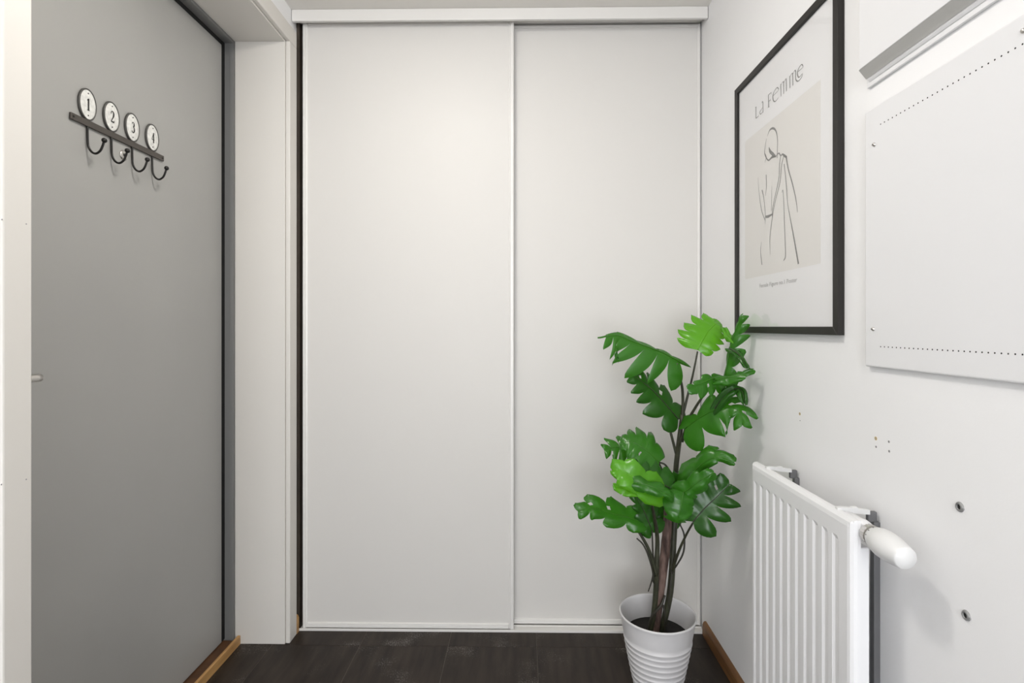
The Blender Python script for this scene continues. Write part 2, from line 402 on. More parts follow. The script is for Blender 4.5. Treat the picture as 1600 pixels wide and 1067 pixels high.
# ------------------------------------------------------------------ ceiling lamp (above the view) and the added fill lamp
em = bpy.data.materials.new('lamp_diffuser_glow'); em.use_nodes = True
eb = em.node_tree.nodes['Principled BSDF']; eb.inputs['Base Color'].default_value = (.9, .9, .88, 1)
eb.inputs['Emission Color'].default_value = (1, .96, .90, 1); eb.inputs['Emission Strength'].default_value = LAMP_POWER
for (lx, ly, lz), lab in ((LAMP_AT, 'round white ceiling lamp nearest the sliding doors'), (FILL_LAMP_AT, 'added round white fill lamp further back in the hall')):
    lamp = thing('ceiling_lamp', lab, 'lamp', 'round hall ceiling lamps')
    obj('lamp_base', lathe(bmesh.new(), [(0, 0), (.135, 0), (.14, -.004), (.14, -.028), (.13, -.03)], (lx, ly, lz - .0005), (0, 0, 1), 48), M['plastic'], lamp, True)
    obj('lamp_shade', lathe(bmesh.new(), [(.128, -.031), (.120, -.046), (.095, -.060), (.055, -.069), (0, -.072)], (lx, ly, lz), (0, 0, 1), 48), em, lamp, True)

# ------------------------------------------------------------------ numbered coat hook rack on the door
rack = thing('hook_rack', 'black metal coat hook rack with four numbered enamel plaques on the grey door', 'coat rack')
RX = DX + .006
ya, yb_, rz = 1.1995, 1.5155, 1.6022
obj('rail', B(DX + .001, RX, ya, yb_, rz - .0078, rz + .0078, bev=.0008, seg=1), M['bar_iron'], rack)
for y in (ya + .007, yb_ - .006):
    obj('rail_screw', lathe(bmesh.new(), [(0, .0008), (.0022, .0008), (.0026, 0)], (RX, y, rz), (1, 0, 0), 12), M['black_iron'], rack)

def ribbon(bm, pts, widths, x, n=8):
    """flat variable-width stroke on the plane X=x; pts are (y,z)"""
    C = spline(pts, n); m = len(C)
    if not hasattr(widths, '__len__'): widths = [widths] * 2
    prev = None
    for i, c in enumerate(C):
        t = (C[min(i + 1, m - 1)] - C[max(i - 1, 0)]); t = t.normalized() if t.length > 1e-9 else Vector((1, 0))
        u = i / (m - 1) * (len(widths) - 1); k = min(int(u), len(widths) - 2)
        wd = .5 * (widths[k] + (widths[k + 1] - widths[k]) * (u - k))
        nn = Vector((-t.y, t.x)) * wd
        a = bm.verts.new((x, c.x + nn.x, c.y + nn.y)); b = bm.verts.new((x, c.x - nn.x, c.y - nn.y))
        if prev: bm.faces.new((prev[0], prev[1], b, a))
        prev = (a, b)
    return bm
# digit strokes in a box -1..1 wide (image right = +), -1..1 high
DIG = {
 '1': [([(-.45, .62), (-.05, .95)], (.10, .16)), ([(0, .98), (0, -.95)], .30), ([(-.42, -.97), (.42, -.97)], .12)],
 '2': [([(-.55, .45), (-.45, .80), (0, .98), (.42, .75), (.45, .35), (.1, -.2), (-.55, -.88)], (.16, .12, .14, .30, .34, .22, .12)), ([(-.58, -.88), (.0, -.88), (.5, -.90), (.58, -.60)], (.2, .26, .22, .10))],
 '3': [([(-.5, .62), (-.2, .93), (.15, .92), (.4, .6), (.25, .22), (-.12, .08)], (.2, .12, .14, .3, .26, .1)), ([(-.12, .08), (.35, -.05), (.5, -.45), (.25, -.85), (-.2, -.97), (-.55, -.7)], (.1, .22, .32, .26, .14, .24))],
 '4': [([(.2, .98), (.2, -.95)], .28), ([(.2, .95), (-.6, -.38)], (.12, .10)), ([(-.62, -.40), (.62, -.40)], .14), ([(-.1, -.97), (.5, -.97)], .10)],
}
PL_Y = [1.2479, 1.3217, 1.3930, 1.4692]
def oval(bm, cy, cz, ry, rz_, prof, n=40):
    """prof = (scale offset inward in m, x)"""
    rings = []
    for off, x in prof:
        if off is None: rings.append([bm.verts.new((x, cy, cz))]); continue
        rings.append([bm.verts.new((x, cy + (ry - off) * math.cos(2 * math.pi * k / n), cz + (rz_ - off) * math.sin(2 * math.pi * k / n))) for k in range(n)])
    for P, Q in zip(rings, rings[1:]):
        for k in range(n):
            if len(Q) == 1: bm.faces.new((P[k], P[(k + 1) % n], Q[0]))
            else: bm.faces.new((P[k], P[(k + 1) % n], Q[(k + 1) % n], Q[k]))
    bmesh.ops.recalc_face_normals(bm, faces=bm.faces); return bm
for k, y in enumerate(PL_Y):
    cz = rz + .0078 + .0368
    pl = obj('plaque', oval(bmesh.new(), y, cz, .0262, .0380, [(0, DX + .0015), (0, DX + .0050), (.0012, DX + .0062), (.0030, DX + .0062), (.0036, DX + .0050)]), M['rim_iron'], rack, True)
    pl['label'] = 'oval plaque numbered ' + ['one', 'two', 'three', 'four'][k]
    obj('plaque_face', oval(bmesh.new(), y, cz, .0226, .0344, [(0, DX + .0050), (.004, DX + .0057), (None, DX + .0062)]), M['enamel'], pl, True)
    bm = bmesh.new()
    for pts, wd in DIG[str(k + 1)]:
        wd = [q * .0145 for q in wd] if hasattr(wd, '__len__') else [wd * .0145] * 2
        ribbon(bm, [(y + q[0] * .0085, cz + q[1] * .0142) for q in pts], wd, DX + .0066)
    obj('digit', bm, M['black_iron'], pl)
    for s in (-1, 1):
        obj('rivet', lathe(bmesh.new(), [(0, .0012), (.0015, .0008), (.0019, 0)], (DX + .0056, y, cz + s * .0262), (1, 0, 0), 12), M['black_iron'], pl, True)
    # U-shaped hook
    zb = rz - .006; hx = DX + .0035
    bm = bmesh.new()
    tube(bm, [(hx, y, zb), (hx + .0005, y, zb - .026), (hx + .002, y, zb - .047), (hx + .009, y, zb - .061), (hx + .020, y, zb - .0665), (hx + .031, y, zb - .060), (hx + .037, y, zb - .048), (hx + .040, y, zb - .038)], .0026, seg=10, n=5)
    hk = obj('hook', bm, M['black_iron'], rack, True)
    bm = bmesh.new(); bmesh.ops.create_uvsphere(bm, u_segments=16, v_segments=10, radius=.0060, matrix=Matrix.Translation((hx + .041, y, zb - .035)))
    obj('hook_ball', bm, M['black_iron'], hk, True)

# ------------------------------------------------------------------ framed poster on the right wall
pic = thing('framed_poster', 'tall black framed poster of a grey line drawing titled La Femme', 'poster')
FY0, FY1, FZ0, FZ1 = 1.1005, 1.6290, 1.0985, 1.8410
fx, fb, fw = .6530, XR - .0008, .0178
def mitre(name, a, b, c, d_):
    """frame bar from outer corners a,b and inner corners d_,c (y,z)"""
    bm = bmesh.new()
    q = [a, b, c, d_]
    fr_ = [bm.verts.new((fx, *p)) for p in q]; bk_ = [bm.verts.new((fb, *p)) for p in q]
    bm.faces.new(fr_); bm.faces.new(bk_[::-1])
    for i in range(4): bm.faces.new((fr_[i], bk_[i], bk_[(i + 1) % 4], fr_[(i + 1) % 4]))
    bmesh.ops.recalc_face_normals(bm, faces=bm.faces)
    bmesh.ops.bevel(bm, geom=[e for e in bm.edges if abs(e.verts[0].co.x - fx) < 1e-6 and abs(e.verts[1].co.x - fx) < 1e-6], offset=.0008, segments=1, affect='EDGES')
    return obj(name, bm, M['frame_black'], pic)
oc = [(FY0, FZ0), (FY1, FZ0), (FY1, FZ1), (FY0, FZ1)]
ic = [(FY0 + fw, FZ0 + fw), (FY1 - fw, FZ0 + fw), (FY1 - fw, FZ1 - fw), (FY0 + fw, FZ1 - fw)]
for i in range(4):
    j = (i + 1) % 4; mitre('frame_bar', oc[i], oc[j], ic[j], ic[i])
PXX = .6605
pp = obj('print', B(PXX, PXX + .002, FY0 + .012, FY1 - .012, FZ0 + .012, FZ1 - .012), M['paper'], pic)
pp['label'] = 'white poster print with beige field and grey figure lines'
obj('beige_field', B(PXX - .0002, PXX, 1.1750, 1.5690, 1.2560, 1.6625), M['beige'], pp)
def strokes(name, S, ox, oy, k, wide, m, x):
    bm = bmesh.new()
    for pts, wd in S:
        yz = [(lambda v: (v.y, v.z))(on_x(ox + a * k, oy + b * k, x)) for a, b in pts]
        wd = [q * wide for q in wd] if hasattr(wd, '__len__') else [wd * wide] * 2
        ribbon(bm, yz, wd, x)
    return obj(name, bm, m, pp)
ART = [
 ([(110, 125), (125, 88), (145, 78), (162, 96), (170, 140), (170, 200), (168, 255)], (.4, 1.5, 2, 1.5, 1, 1, 1.2)),
 ([(105, 140), (97, 190), (95, 230), (115, 268), (138, 250), (162, 246)], (.5, 1, 1.2, 1.3, 2.2, 1)),
 ([(120, 192), (126, 214), (145, 234), (159, 244)], (1.2, 3, 3.2, 1.4)),
 ([(95, 228), (103, 252), (95, 282)], (1, 1.2, .4)),
 ([(160, 246), (178, 226), (190, 240), (200, 232), (213, 242), (226, 250)], (.8, 1.2, 1, 1.4, 2.2, 1.6)),
 ([(190, 240), (183, 290), (178, 380), (152, 500), (140, 570), (139, 602)], (1, 1.2, 1.2, 1, 1, .8)),
 ([(207, 245), (195, 300), (185, 400), (160, 500), (145, 575), (130, 680), (125, 740), (127, 830)], (1, 1.2, 1.2, 1, 1, 1.1, 1, .3)),
 ([(222, 245), (235, 320), (260, 410), (280, 500), (290, 578)], (2, 1.5, 1.4, 1.2, .6)),
 ([(210, 290), (218, 360), (225, 440), (231, 525), (246, 610), (270, 740), (295, 885)], (1, 1.1, 1.2, .7, 1.1, 1.7, 2)),
 ([(197, 460), (203, 448), (208, 520), (212, 650), (218, 800), (217, 845), (207, 865)], (.5, .8, 1, 1, 1.1, 1.2, .8)),
 ([(55, 370), (60, 450), (75, 560), (97, 626)], (.3, .7, 1, .9)),
 ([(79, 444), (90, 500), (98, 590), (97, 648)], (1.6, 1, 1, .4)),
 ([(103, 354), (105, 420), (99, 478)], (1, 1.1, .4)),
 ([(137, 420), (136, 490), (134, 567)], (.3, .6, .7)),
 ([(97, 604), (116, 602), (141, 588)], (2, 2.6, 1.2)),
 ([(75, 755), (70, 810), (78, 890)], (.4, 1.1, 1.4)),
]
strokes('figure_drawing', ART, 1170, 180, .2626, .0030, M['ink'], PXX - .0005)
TITLE = [
 ([(98, 775), (99, 935)], 1.3), ([(99, 933), (120, 915), (133, 903)], .8), ([(133, 905), (133, 880)], .5), ([(88, 783), (108, 772)], .5),
 ([(178, 718), (188, 700), (195, 712), (196, 760), (197, 852)], (.6, .8, 1.3, 1.3, 1.2)), ([(196, 778), (166, 822), (153, 852), (163, 874), (196, 840)], (.5, .8, 1.2, .9, .4)),
 ([(271, 606), (275, 780)], 1.4), ([(268, 612), (312, 572)], .6), ([(312, 572), (312, 602)], .5), ([(273, 702), (301, 675)], .6), ([(300, 662), (301, 690)], .5), ([(266, 782), (286, 768)], .5),
 ([(336, 622), (408, 546), (407, 515), (388, 508), (352, 560), (334, 625), (340, 680), (362, 700), (393, 672), (411, 640)], (.5, .5, 1.2, .7, .8, 1.5, 1.5, 1, .6, .4)),
 ([(443, 455), (448, 628)], 1.3), ([(445, 475), (463, 436), (477, 424)], .5), ([(477, 424), (483, 440), (485, 592)], 1.3), ([(486, 440), (500, 405), (514, 386)], .5), ([(514, 386), (520, 400), (523, 556)], 1.3),
 ([(568, 345), (572, 512)], 1.3), ([(570, 362), (588, 322), (603, 305)], .5), ([(603, 305), (609, 325), (613, 477)], 1.3), ([(611, 322), (628, 282), (642, 264)], .5),
 ([(642, 264), (650, 285), (651, 380), (668, 414), (697, 408), (731, 362), (750, 305)], (1.2, 1.3, 1.3, 1.2, .8, .6, .4)),
 ([(679, 287), (748, 226), (745, 192), (728, 188), (694, 238), (675, 300), (684, 352), (704, 358), (741, 312)], (.5, .5, 1.2, .7, .8, 1.5, 1.4, .9, .4)),
]
strokes('title_word', TITLE[:6], 1170, 80, .11246, .0026, M['ink'], PXX - .0005)
strokes('title_word', TITLE[6:], 1170, 80, .11246, .0026, M['ink'], PXX - .0005)
def text_mesh(name, s, m, parent, origin, width, height, xdir, x):
    cu = bpy.data.curves.new(name, 'FONT'); cu.body = s; cu.size = 1; cu.resolution_u = 3
    t = bpy.data.objects.new(name, cu); COL.objects.link(t)
    dg = bpy.context.evaluated_depsgraph_get(); me = bpy.data.meshes.new_from_object(t.evaluated_get(dg))
    bpy.data.objects.remove(t); bpy.data.curves.remove(cu)
    xs = [v.co.x for v in me.vertices]; ys = [v.co.y for v in me.vertices]
    kx = width / (max(xs) - min(xs)); ky = height / (max(ys) - min(ys)); x_, y_ = min(xs), min(ys)
    for v in me.vertices:
        a, b = (v.co.x - x_) * kx, (v.co.y - y_) * ky
        v.co = (x, origin[0] + xdir * a, origin[1] + b)
    me.materials.append(m); me.name = name
    o = bpy.data.objects.new(name, me); COL.objects.link(o); o.parent = parent; return o
text_mesh('caption_lettering', 'Female Figure no.1 Poster', M['ink_light'], pp, (1.4735, 1.2205), .199, .0140, -1, PXX - .0004)
obj('glass_pane', B(PXX - .0032, PXX - .0018, FY0 + .0150, FY1 - .0150, FZ0 + .0150, FZ1 - .0150), M['pane'], pic)

# ------------------------------------------------------------------ cabinets on the right wall
fc = thing('fuse_cabinet', 'white wall cabinet with a grey aluminium grip rail along its bottom edge', 'cabinet')
CY0, CY1 = .40, 1.0223
obj('back_frame', B(.6622, XR - .0005, CY0 - .01, CY1, 1.5723, 2.10, bev=.001), M['white_metal'], fc)
obj('cabinet_door', B(.6474, .6612, CY0, CY1 - .0004, 1.6087, 2.09, bev=.0008), M['white_metal'], fc)
g = obj('grip_rail', prism(bmesh.new(), [(.6474, 1.6080), (.6612, 1.5910), (.6612, 1.6080)], 'y', CY0, CY1 + .0006), M['alu'], fc); g['label'] = 'grey aluminium grip rail'
obj('grip_lip', prism(bmesh.new(), [(.6613, 1.5895), (.6575, 1.5862), (.6613, 1.5815)], 'y', CY0, CY1 - .0085), M['white_metal'], fc)

vc = thing('vent_cabinet', 'flat white wall cabinet cover with two rows of tiny vent holes', 'cabinet')
VX = .658
cover = obj('cover', B(VX, XR - .0005, .52, 1.0215, 1.0405, 1.5270, bev=.0035, seg=3), M['white_metal'], vc)
for z in (1.4872, 1.0795):
    bm = bmesh.new()
    for i in range(43):
        y = .9765 - i * .01015
        if y < .545: break
        lathe(bm, [(0, .0001), (.0013, .0001), (.0013, -.0006)], (VX - .00005, y, z), (-1, 0, 0), 8)
    r = obj('vent_row', bm, M['hole'], vc); r['kind'] = 'stuff'
for (px, py) in ((1366.5, 226), (1365, 514)):
    p = on_x(px, py, VX)
    s = obj('cover_screw', lathe(bmesh.new(), [(0, .0034), (.0022, .0034), (.0032, .0022), (.0035, 0)], (VX, p.y, p.z), (-1, 0, 0), 16), M['steel'], vc, True)
    obj('screw_slot', B(VX - .0040, VX - .0030, p.y - .0022, p.y + .0022, p.z - .0005, p.z + .0005), M['hole'], s)
p = on_x(1597, 50, VX)
obj('cover_screw', lathe(bmesh.new(), [(0, .0034), (.0022, .0034), (.0032, .0022), (.0035, 0)], (VX, p.y - .003, p.z), (-1, 0, 0), 16), M['steel'], vc, True)

# ------------------------------------------------------------------ marks on the right wall
for (px, py), lab in (((1500, 792), 'upper steel wall anchor with a dark hole, right of the radiator'), ((1510, 961.5), 'lower steel wall anchor with a dark hole, right of the radiator')):
    p = on_x(px, py, XR)
    a = thing('wall_anchor', lab, 'wall anchor', 'steel wall anchors')
    obj('anchor_ring', lathe(bmesh.new(), [(.0038, .0004), (.0042, .0030), (.0060, .0026), (.0074, .0012), (.0078, 0)], p, (-1, 0, 0), 24), M['zinc'], a, True)
    obj('anchor_hole', lathe(bmesh.new(), [(0, .0008), (.0042, .0008), (.0042, 0)], p, (-1, 0, 0), 16), M['hole'], a)
    obj('anchor_tab', B(p.x - .0022, p.x - .0003, p.y - .0085, p.y - .0066, p.z - .0018, p.z + .0004), M['zinc'], a)
for (px, py), r, mm, lab in (((1249.7, 646.5), .0034, 'plug_yellow', 'yellowish filled screw hole on the wall left of the other holes'),
                             ((1250.2, 657.2), .0012, 'plug_grey', 'tiny pinhole below the left yellowish filled hole'),
                             ((1368.5, 685), .0034, 'plug_yellow', 'yellowish wall plug, top left of the four small wall holes'),
                             ((1369, 698), .0022, 'plug_grey', 'grey wall hole, bottom left of the four small holes'),
                             ((1389, 690), .0023, 'plug_grey', 'grey wall hole, top right of the four small holes'),
                             ((1389.5, 705), .0023, 'plug_grey', 'grey wall hole, bottom right of the four small holes')):
    p = on_x(px, py, XR)
    t = thing('wall_plug', lab, 'wall plug', 'small plugged holes above the radiator')
    obj('plug_rim', lathe(bmesh.new(), [(r * .55, .0002), (r * .75, .0007), (r, .0004), (r, 0)], p, (-1, 0, 0), 14), M[mm], t)
    obj('plug_core', lathe(bmesh.new(), [(0, .0003), (r * .6, .0003), (r * .6, 0)], p, (-1, 0, 0), 12), M['plug_grey'] if mm == 'plug_yellow' else M['dark_metal'], t)

# ------------------------------------------------------------------ radiator
rad = thing('radiator', 'white ribbed panel radiator with thermostat on the right wall', 'radiator')
RXF, RY0, RY1, RZ0, RZ1 = .5800, .9370, 1.3446, .175, .7745
def flute_panel():
    cs = [RY0 + .0466 + i * .0340 for i in range(11)]
    cs = [RY1 - .0285 - i * .0332 for i in range(11)]
    ys = [(RY0, 0), (RY0 + .002, 0), (RY0 + .006, 0), (RY0 + .012, 0)]
    for c in sorted(cs):
        ys += [(c - .0105, 0), (c - .0050, 1), (c + .0050, 1), (c + .0105, 0)]
    ys += [(RY1 - .012, 0), (RY1 - .006, 0), (RY1 - .002, 0), (RY1, 0)]
    zs = [(RZ0, 0), (RZ0 + .002, 0), (RZ0 + .006, 0), (RZ0 + .014, 0), (RZ0 + .042, 0), (RZ0 + .050, 1), (RZ1 - .050, 1), (RZ1 - .042, 0), (RZ1 - .014, 0), (RZ1 - .006, 0), (RZ1 - .002, 0), (RZ1, 0)]
    def edge(d):
        return .011 if d < .0005 else .0055 if d < .003 else .0015 if d < .009 else 0
    bm = bmesh.new(); G = []
    for y, fy in ys:
        col_ = []
        for z, fz in zs:
            dx = max(edge(min(y - RY0, RY1 - y)), edge(min(z - RZ0, RZ1 - z))) + (.0030 if fy and fz else 0)
            col_.append(bm.verts.new((RXF + dx, y, z)))
        G.append(col_)
    for i in range(len(ys) - 1):
        for j in range(len(zs) - 1):
            bm.faces.new((G[i][j], G[i][j + 1], G[i + 1][j + 1], G[i + 1][j]))
    # return flange round the edge and back sheet
    loop = [G[i][0] for i in range(len(ys))] + [G[-1][j] for j in range(1, len(zs))] + [G[i][-1] for i in range(len(ys) - 2, -1, -1)] + [G[0][j] for j in range(len(zs) - 2, 0, -1)]
    nb = [bm.verts.new((RXF + .017, v.co.y, v.co.z)) for v in loop]
    for i in range(len(loop)):
        j = (i + 1) % len(loop); bm.faces.new((loop[i], loop[j], nb[j], nb[i]))
    bm.faces.new(nb)
    bmesh.ops.recalc_face_normals(bm, faces=bm.faces)
    return bm
obj('front_panel', flute_panel(), M['white_metal'], rad)
cb = obj('convector_body', B(RXF + .0172, .6160, RY0 + .006, RY1 - .006, RZ0 + .010, RZ1 - .050, bev=.002), M['white_metal'], rad)
p = on_y(1336, 958, RY0 + .006)
st = obj('sticker', B(p.x - .0045, p.x + .0055, RY0 + .0056, RY0 + .0060, p.z - .0095, p.z + .0090), M['sticker'], cb)
bm = bmesh.new(); box(bm, p.x - .003, p.x + .004, RY0 + .0054, RY0 + .0056, p.z + .0045, p.z + .0065)
obj('sticker_print', bm, M['ink_light'], cb)
def digit_on_y(parent):
    bm = bmesh.new()
    for pts, wd in DIG['2']:
        C = spline([(p.x + .0002 + a * .0016, p.z - .002 + b * .0030) for a, b in pts], 5)
        for a, b in zip(C, C[1:]):
            t = (b - a).normalized() * .0004; n_ = Vector((-t.y, t.x))
            bm.faces.new([bm.verts.new((q.x, RY0 + .0053, q.y)) for q in (a + n_, a - n_, b - n_, b + n_)])
    obj('sticker_digit', bm, M['ink'], parent)
digit_on_y(cb)
# wall brackets with clip arms over the top edge
for k, yb2 in enumerate((1.2830, .9975)):
    br = obj('wall_bracket', B(.6560, XR - .0006, yb2 - .0060, yb2 + .0060, RZ0 + .03, RZ1 - .022, bev=.001), M['dark_metal'], rad)
    obj('bracket_clip', B(.6470, XR - .004, yb2 - .0035, yb2 + .0055, RZ1 - .024, RZ1 - .004, bev=.002), M['dark_metal'], br)
    bm = bmesh.new()
    prism(bm, [(RXF + .010, RZ1 - .002), (RXF + .0095, RZ1 + .0035), (RXF + .018, RZ1 + .0045), (RXF + .045, RZ1 + .0025), (.650, RZ1 - .001), (.650, RZ1 - .009), (RXF + .040, RZ1 - .007), (RXF + .019, RZ1 - .002)], 'y', yb2 - .004, yb2 + .004)
    obj('bracket_arm', bm, M['plastic'], br)
    obj('arm_ridge', B(RXF + .036, RXF + .048, yb2 - .0042, yb2 + .0042, RZ1 + .0022, RZ1 + .0046, bev=.0008, seg=1), M['plastic'], br)
# thermostat valve
vx, vz = .6080, .7545
vb = obj('valve_body', lathe(bmesh.new(), [(0, -.045), (.0175, -.045), (.0175, -.004), (.0185, .004), (.0172, .014), (.0140, .018), (.0130, .026)], (vx, RY0 + .020, vz), (0, -1, 0), 32), M['white_metal'], rad, True)
bm = bmesh.new()
n = 40
prof = []
A = []
for h, r in ((0.0, .0128), (0, .0166), (.0105, .0172), (.0105, .0135)):
    A.append([bm.verts.new((vx + math.cos(2 * math.pi * i / n) * (r - (.0007 if i % 2 else 0)), RY0 - .0042 - h, vz + math.sin(2 * math.pi * i / n) * (r - (.0007 if i % 2 else 0)))) for i in range(n)])
for P_, Q_ in zip(A, A[1:]):
    for i in range(n): bm.faces.new((P_[i], P_[(i + 1) % n], Q_[(i + 1) % n], Q_[i]))
bmesh.ops.recalc_face_normals(bm, faces=bm.faces)
obj('valve_collar', bm, M['steel'], vb)
hy = RY0 - .0150
th = obj('thermostat_head', lathe(bmesh.new(), [(0, 0), (.0140, 0), (.0155, .001), (.0190, .008), (.0222, .019), (.0240, .032), (.0236, .046), (.0212, .062), (.0188, .074), (.0180, .0775), (.0168, .0795), (0, .0805)], (vx, hy, vz), (0, -1, -.07), 40), M['plastic'], rad, True)
th['label'] = 'tapered white thermostat knob'
for aa in (1.9, 2.35, 2.8):
    ca, sa = math.cos(aa), math.sin(aa)
    obj('dial_mark', B(vx + ca * .0198 - .0006, vx + ca * .0198 + .0006, hy - .0110, hy - .0090, vz + sa * .0198 - .0013, vz + sa * .0198 - .0001), M['ink'], th)

# ------------------------------------------------------------------ plant pot
POT = (.4190, 1.6350)
pot = thing('plant_pot', 'pale grey ribbed plant pot on the dark floor holding the monstera', 'pot')
def pr(z): return .066 + (.1146 - .066) * (z / .236) ** .85
prof = [(0, 0), (.062, 0), (.066, .003)]
z = .010
ribs = [.018, .036, .054, .072, .090, .108, .126, .144, .160]
for zr in ribs:
    r = pr(zr)
    prof += [(r - .0005, zr - .0085), (r + .0006, zr - .0030), (r + .0022, zr - .0010), (r + .0022, zr + .0010), (r + .0006, zr + .0028)]
prof += [(pr(.175), .175), (pr(.2), .2), (pr(.222), .222), (pr(.228) + .001, .229), (pr(.232) + .002, .233), (.1150, .236), (.1125, .2368), (.1105, .2350), (.1085, .226), (.098, .17), (.088, .12), (.0, .11)]
obj('pot_body', lathe(bmesh.new(), prof, (POT[0], POT[1], 0), (0, 0, 1), 72), M['pot'], pot, True)
obj('soil', lathe(bmesh.new(), [(0, .176), (.03, .175), (.06, .171), (.0965, .168)], (POT[0], POT[1], 0), (0, 0, 1), 40), M['soil'], pot, True)

# ------------------------------------------------------------------ monstera
plant = thing('monstera_plant', 'tall green monstera plant with split leaves in the grey ribbed pot', 'plant')
def leaf(mid, up, wl, wr, nl=5, slit=.42, fl=(0, 0), cl=(-.5, -.5), m='leaf', sweep=1.0, tipw=.14, holes=.15):
    """split leaf: mid = 3-D midrib points base->tip, up = face normal, wl/wr half widths, fl fold, cl curl per side (radians)"""
    C = spline(mid, 10); n = len(C)
    Lg = sum((b - a).length for a, b in zip(C, C[1:]))
    U = Vector(up)
    def M_(t):
        tt = min(max(t, 0), 1) * (n - 1); k = min(int(tt), n - 2); f = tt - k
        P = C[k].lerp(C[k + 1], f); T = (C[min(k + 2, n - 1)] - C[max(k - 1, 0)]).normalized()
        if t < 0: P = P + T * t * Lg
        if t > 1: P = P + T * (t - 1) * Lg
        S = T.cross(U).normalized(); Nn = S.cross(T).normalized(); return P, T, S, Nn
    def prof(t):
        pts = [(0, .66), (.12, .92), (.3, 1), (.5, .93), (.7, .76), (.86, .5), (1, tipw)]
        for (a, x), (b, y) in zip(pts, pts[1:]):
            if t <= b: return x + (y - x) * (t - a) / (b - a)
        return tipw
    def sw(t):
        pts = [(0, -.22), (.2, -.01), (.45, .12), (.75, .14), (1, .05)]
        for (a, x), (b, y) in zip(pts, pts[1:]):
            if t <= b: return (x + (y - x) * (t - a) / (b - a)) * sweep
        return .05 * sweep
    bm = bmesh.new(); uvl = bm.loops.layers.uv.new('leaf')
    NI, NJ = 6, 10
    p1, p2 = random.uniform(0, 6), random.uniform(0, 6); lobe_arch = .9
    uvs = {}
    for s, W, fo, cu in ((-1, wl, fl[0], cl[0]), (1, wr, fl[1], cl[1])):
        for k in range(nl):
            t0, t1 = k / nl, (k + 1) / nl; tc = (t0 + t1) / 2
            sl = (slit if not hasattr(slit, '__len__') else slit[0 if s < 0 else 1]) * random.uniform(.85, 1.15); lw = random.uniform(.92, 1.06); tw = random.uniform(-.12, .12)
            grid = []
            for i in range(NI + 1):
                row = []
                for j in range(NJ + 1):
                    v_ = j / NJ; u = max(0, (v_ - sl) / max(1e-3, 1 - sl))
                    g_ = (1 - .20 * u ** .7) * max(0, 1 - u ** 2.4) ** .62
                    tb = tc + (t0 + (t1 - t0) * i / NI - tc) * (1 if u == 0 else g_)
                    t = tb + (sw(tb) if u == 0 else sw(tb) * (1 - u * .5) + sw(tc) * u * .5) * v_ + .07 * u * u * (1 - .6 * tb)
                    P, T, S, Nn = M_(t)
                    wdt = W * (prof(tb) * (1 - u) + prof(tc) * lw * u)
                    # arc: angle changes linearly outwards
                    bul = (1 - (2 * i / NI - 1) ** 2) * .16 * Lg / nl * lobe_arch
                    steps = 6; lx_ = lz_ = 0.0
                    for q in range(steps):
                        ph = fo + (cu + (tw * u if u else 0)) * v_ * (q + .5) / steps
                        lx_ += math.cos(ph) * v_ / steps; lz_ += math.sin(ph) * v_ / steps
                    co = P + S * s * lx_ * wdt + Nn * (lz_ * wdt + v_ * (.0040 * math.sin(11 * tb + p1 + 2.5 * v_) + .0025 * math.sin(5 * v_ + p2 + s)) + bul * min(1, v_ * 2.2))
                    vv = bm.verts.new(co); uvs[vv] = (tb, v_); row.append(vv)
                grid.append(row)
            hole = random.random() < holes and 0 < k < nl - 1
            for i in range(NI):
                for j in range(NJ):
                    if hole and i == NI - 1 and j in (2, 3) : continue
                    q = (grid[i][j], grid[i + 1][j], grid[i + 1][j + 1], grid[i][j + 1])
                    if s < 0: q = q[::-1]
                    f = bm.faces.new(q)
                    for lp in f.loops: lp[uvl].uv = uvs[lp.vert]
    bmesh.ops.remove_doubles(bm, verts=bm.verts, dist=.0004)
    bmesh.ops.dissolve_degenerate(bm, edges=bm.edges, dist=1e-5)
    lo = obj('leaf', bm, M[m], plant, True)
    # raised midrib as a sub-part
    bm = bmesh.new(); off = [M_(i / 8)[0] + M_(i / 8)[3] * .0004 for i in range(9)]
    tube(bm, off, [.0018, .0014, .0006], seg=6, n=2)
    obj('midrib', bm, M['stem'] if m == 'leaf_dark' else M[m], lo, True)
    return lo
def D(*pts):
    """(px, py, depth) triples to points in the room"""
    return [on_y(a, b, y) for a, b, y in pts]
R_ = math.radians
# top left feathery leaf
leaf(D((1062, 566, 1.60), (1040, 553, 1.595), (1015, 543, 1.59), (985, 532, 1.585), (964, 524, 1.58), (947, 527, 1.57)), (-.15, -.45, .88), .112, .050, 7, (.16, .5), (R_(-52), R_(-8)), (R_(-16), R_(-25)), 'leaf', 1.6)
# top bright leaf
leaf(D((1090, 547, 1.60), (1097, 533, 1.605), (1108, 516, 1.62), (1119, 506, 1.64), (1128, 507, 1.66)), (-.25, -.72, .65), .092, .064, 6, (.55, .65), (R_(3), R_(-12)), (R_(-12), R_(-45)), 'leaf_bright', .25)
# upright leaf along the right wall
leaf(D((1131, 596, 1.54), (1137, 565, 1.53), (1143, 535, 1.52), (1151, 512, 1.51), (1159, 494, 1.50)), (-.86, -.50, .05), .032, .044, 5, .40, (R_(-30), R_(-20)), (R_(-70), R_(-50)), 'leaf', 1.1)
leaf(D((1146, 532, 1.52), (1138, 524, 1.55), (1129, 511, 1.60)), (-.3, -.5, .8), .014, .014, 2, .8, m='leaf_bright', holes=0)
leaf(D((1140, 545, 1.52), (1155, 555, 1.47), (1168, 575, 1.44)), (-.2, -.4, .9), .012, .014, 2, .8, m='leaf_dark', holes=0)
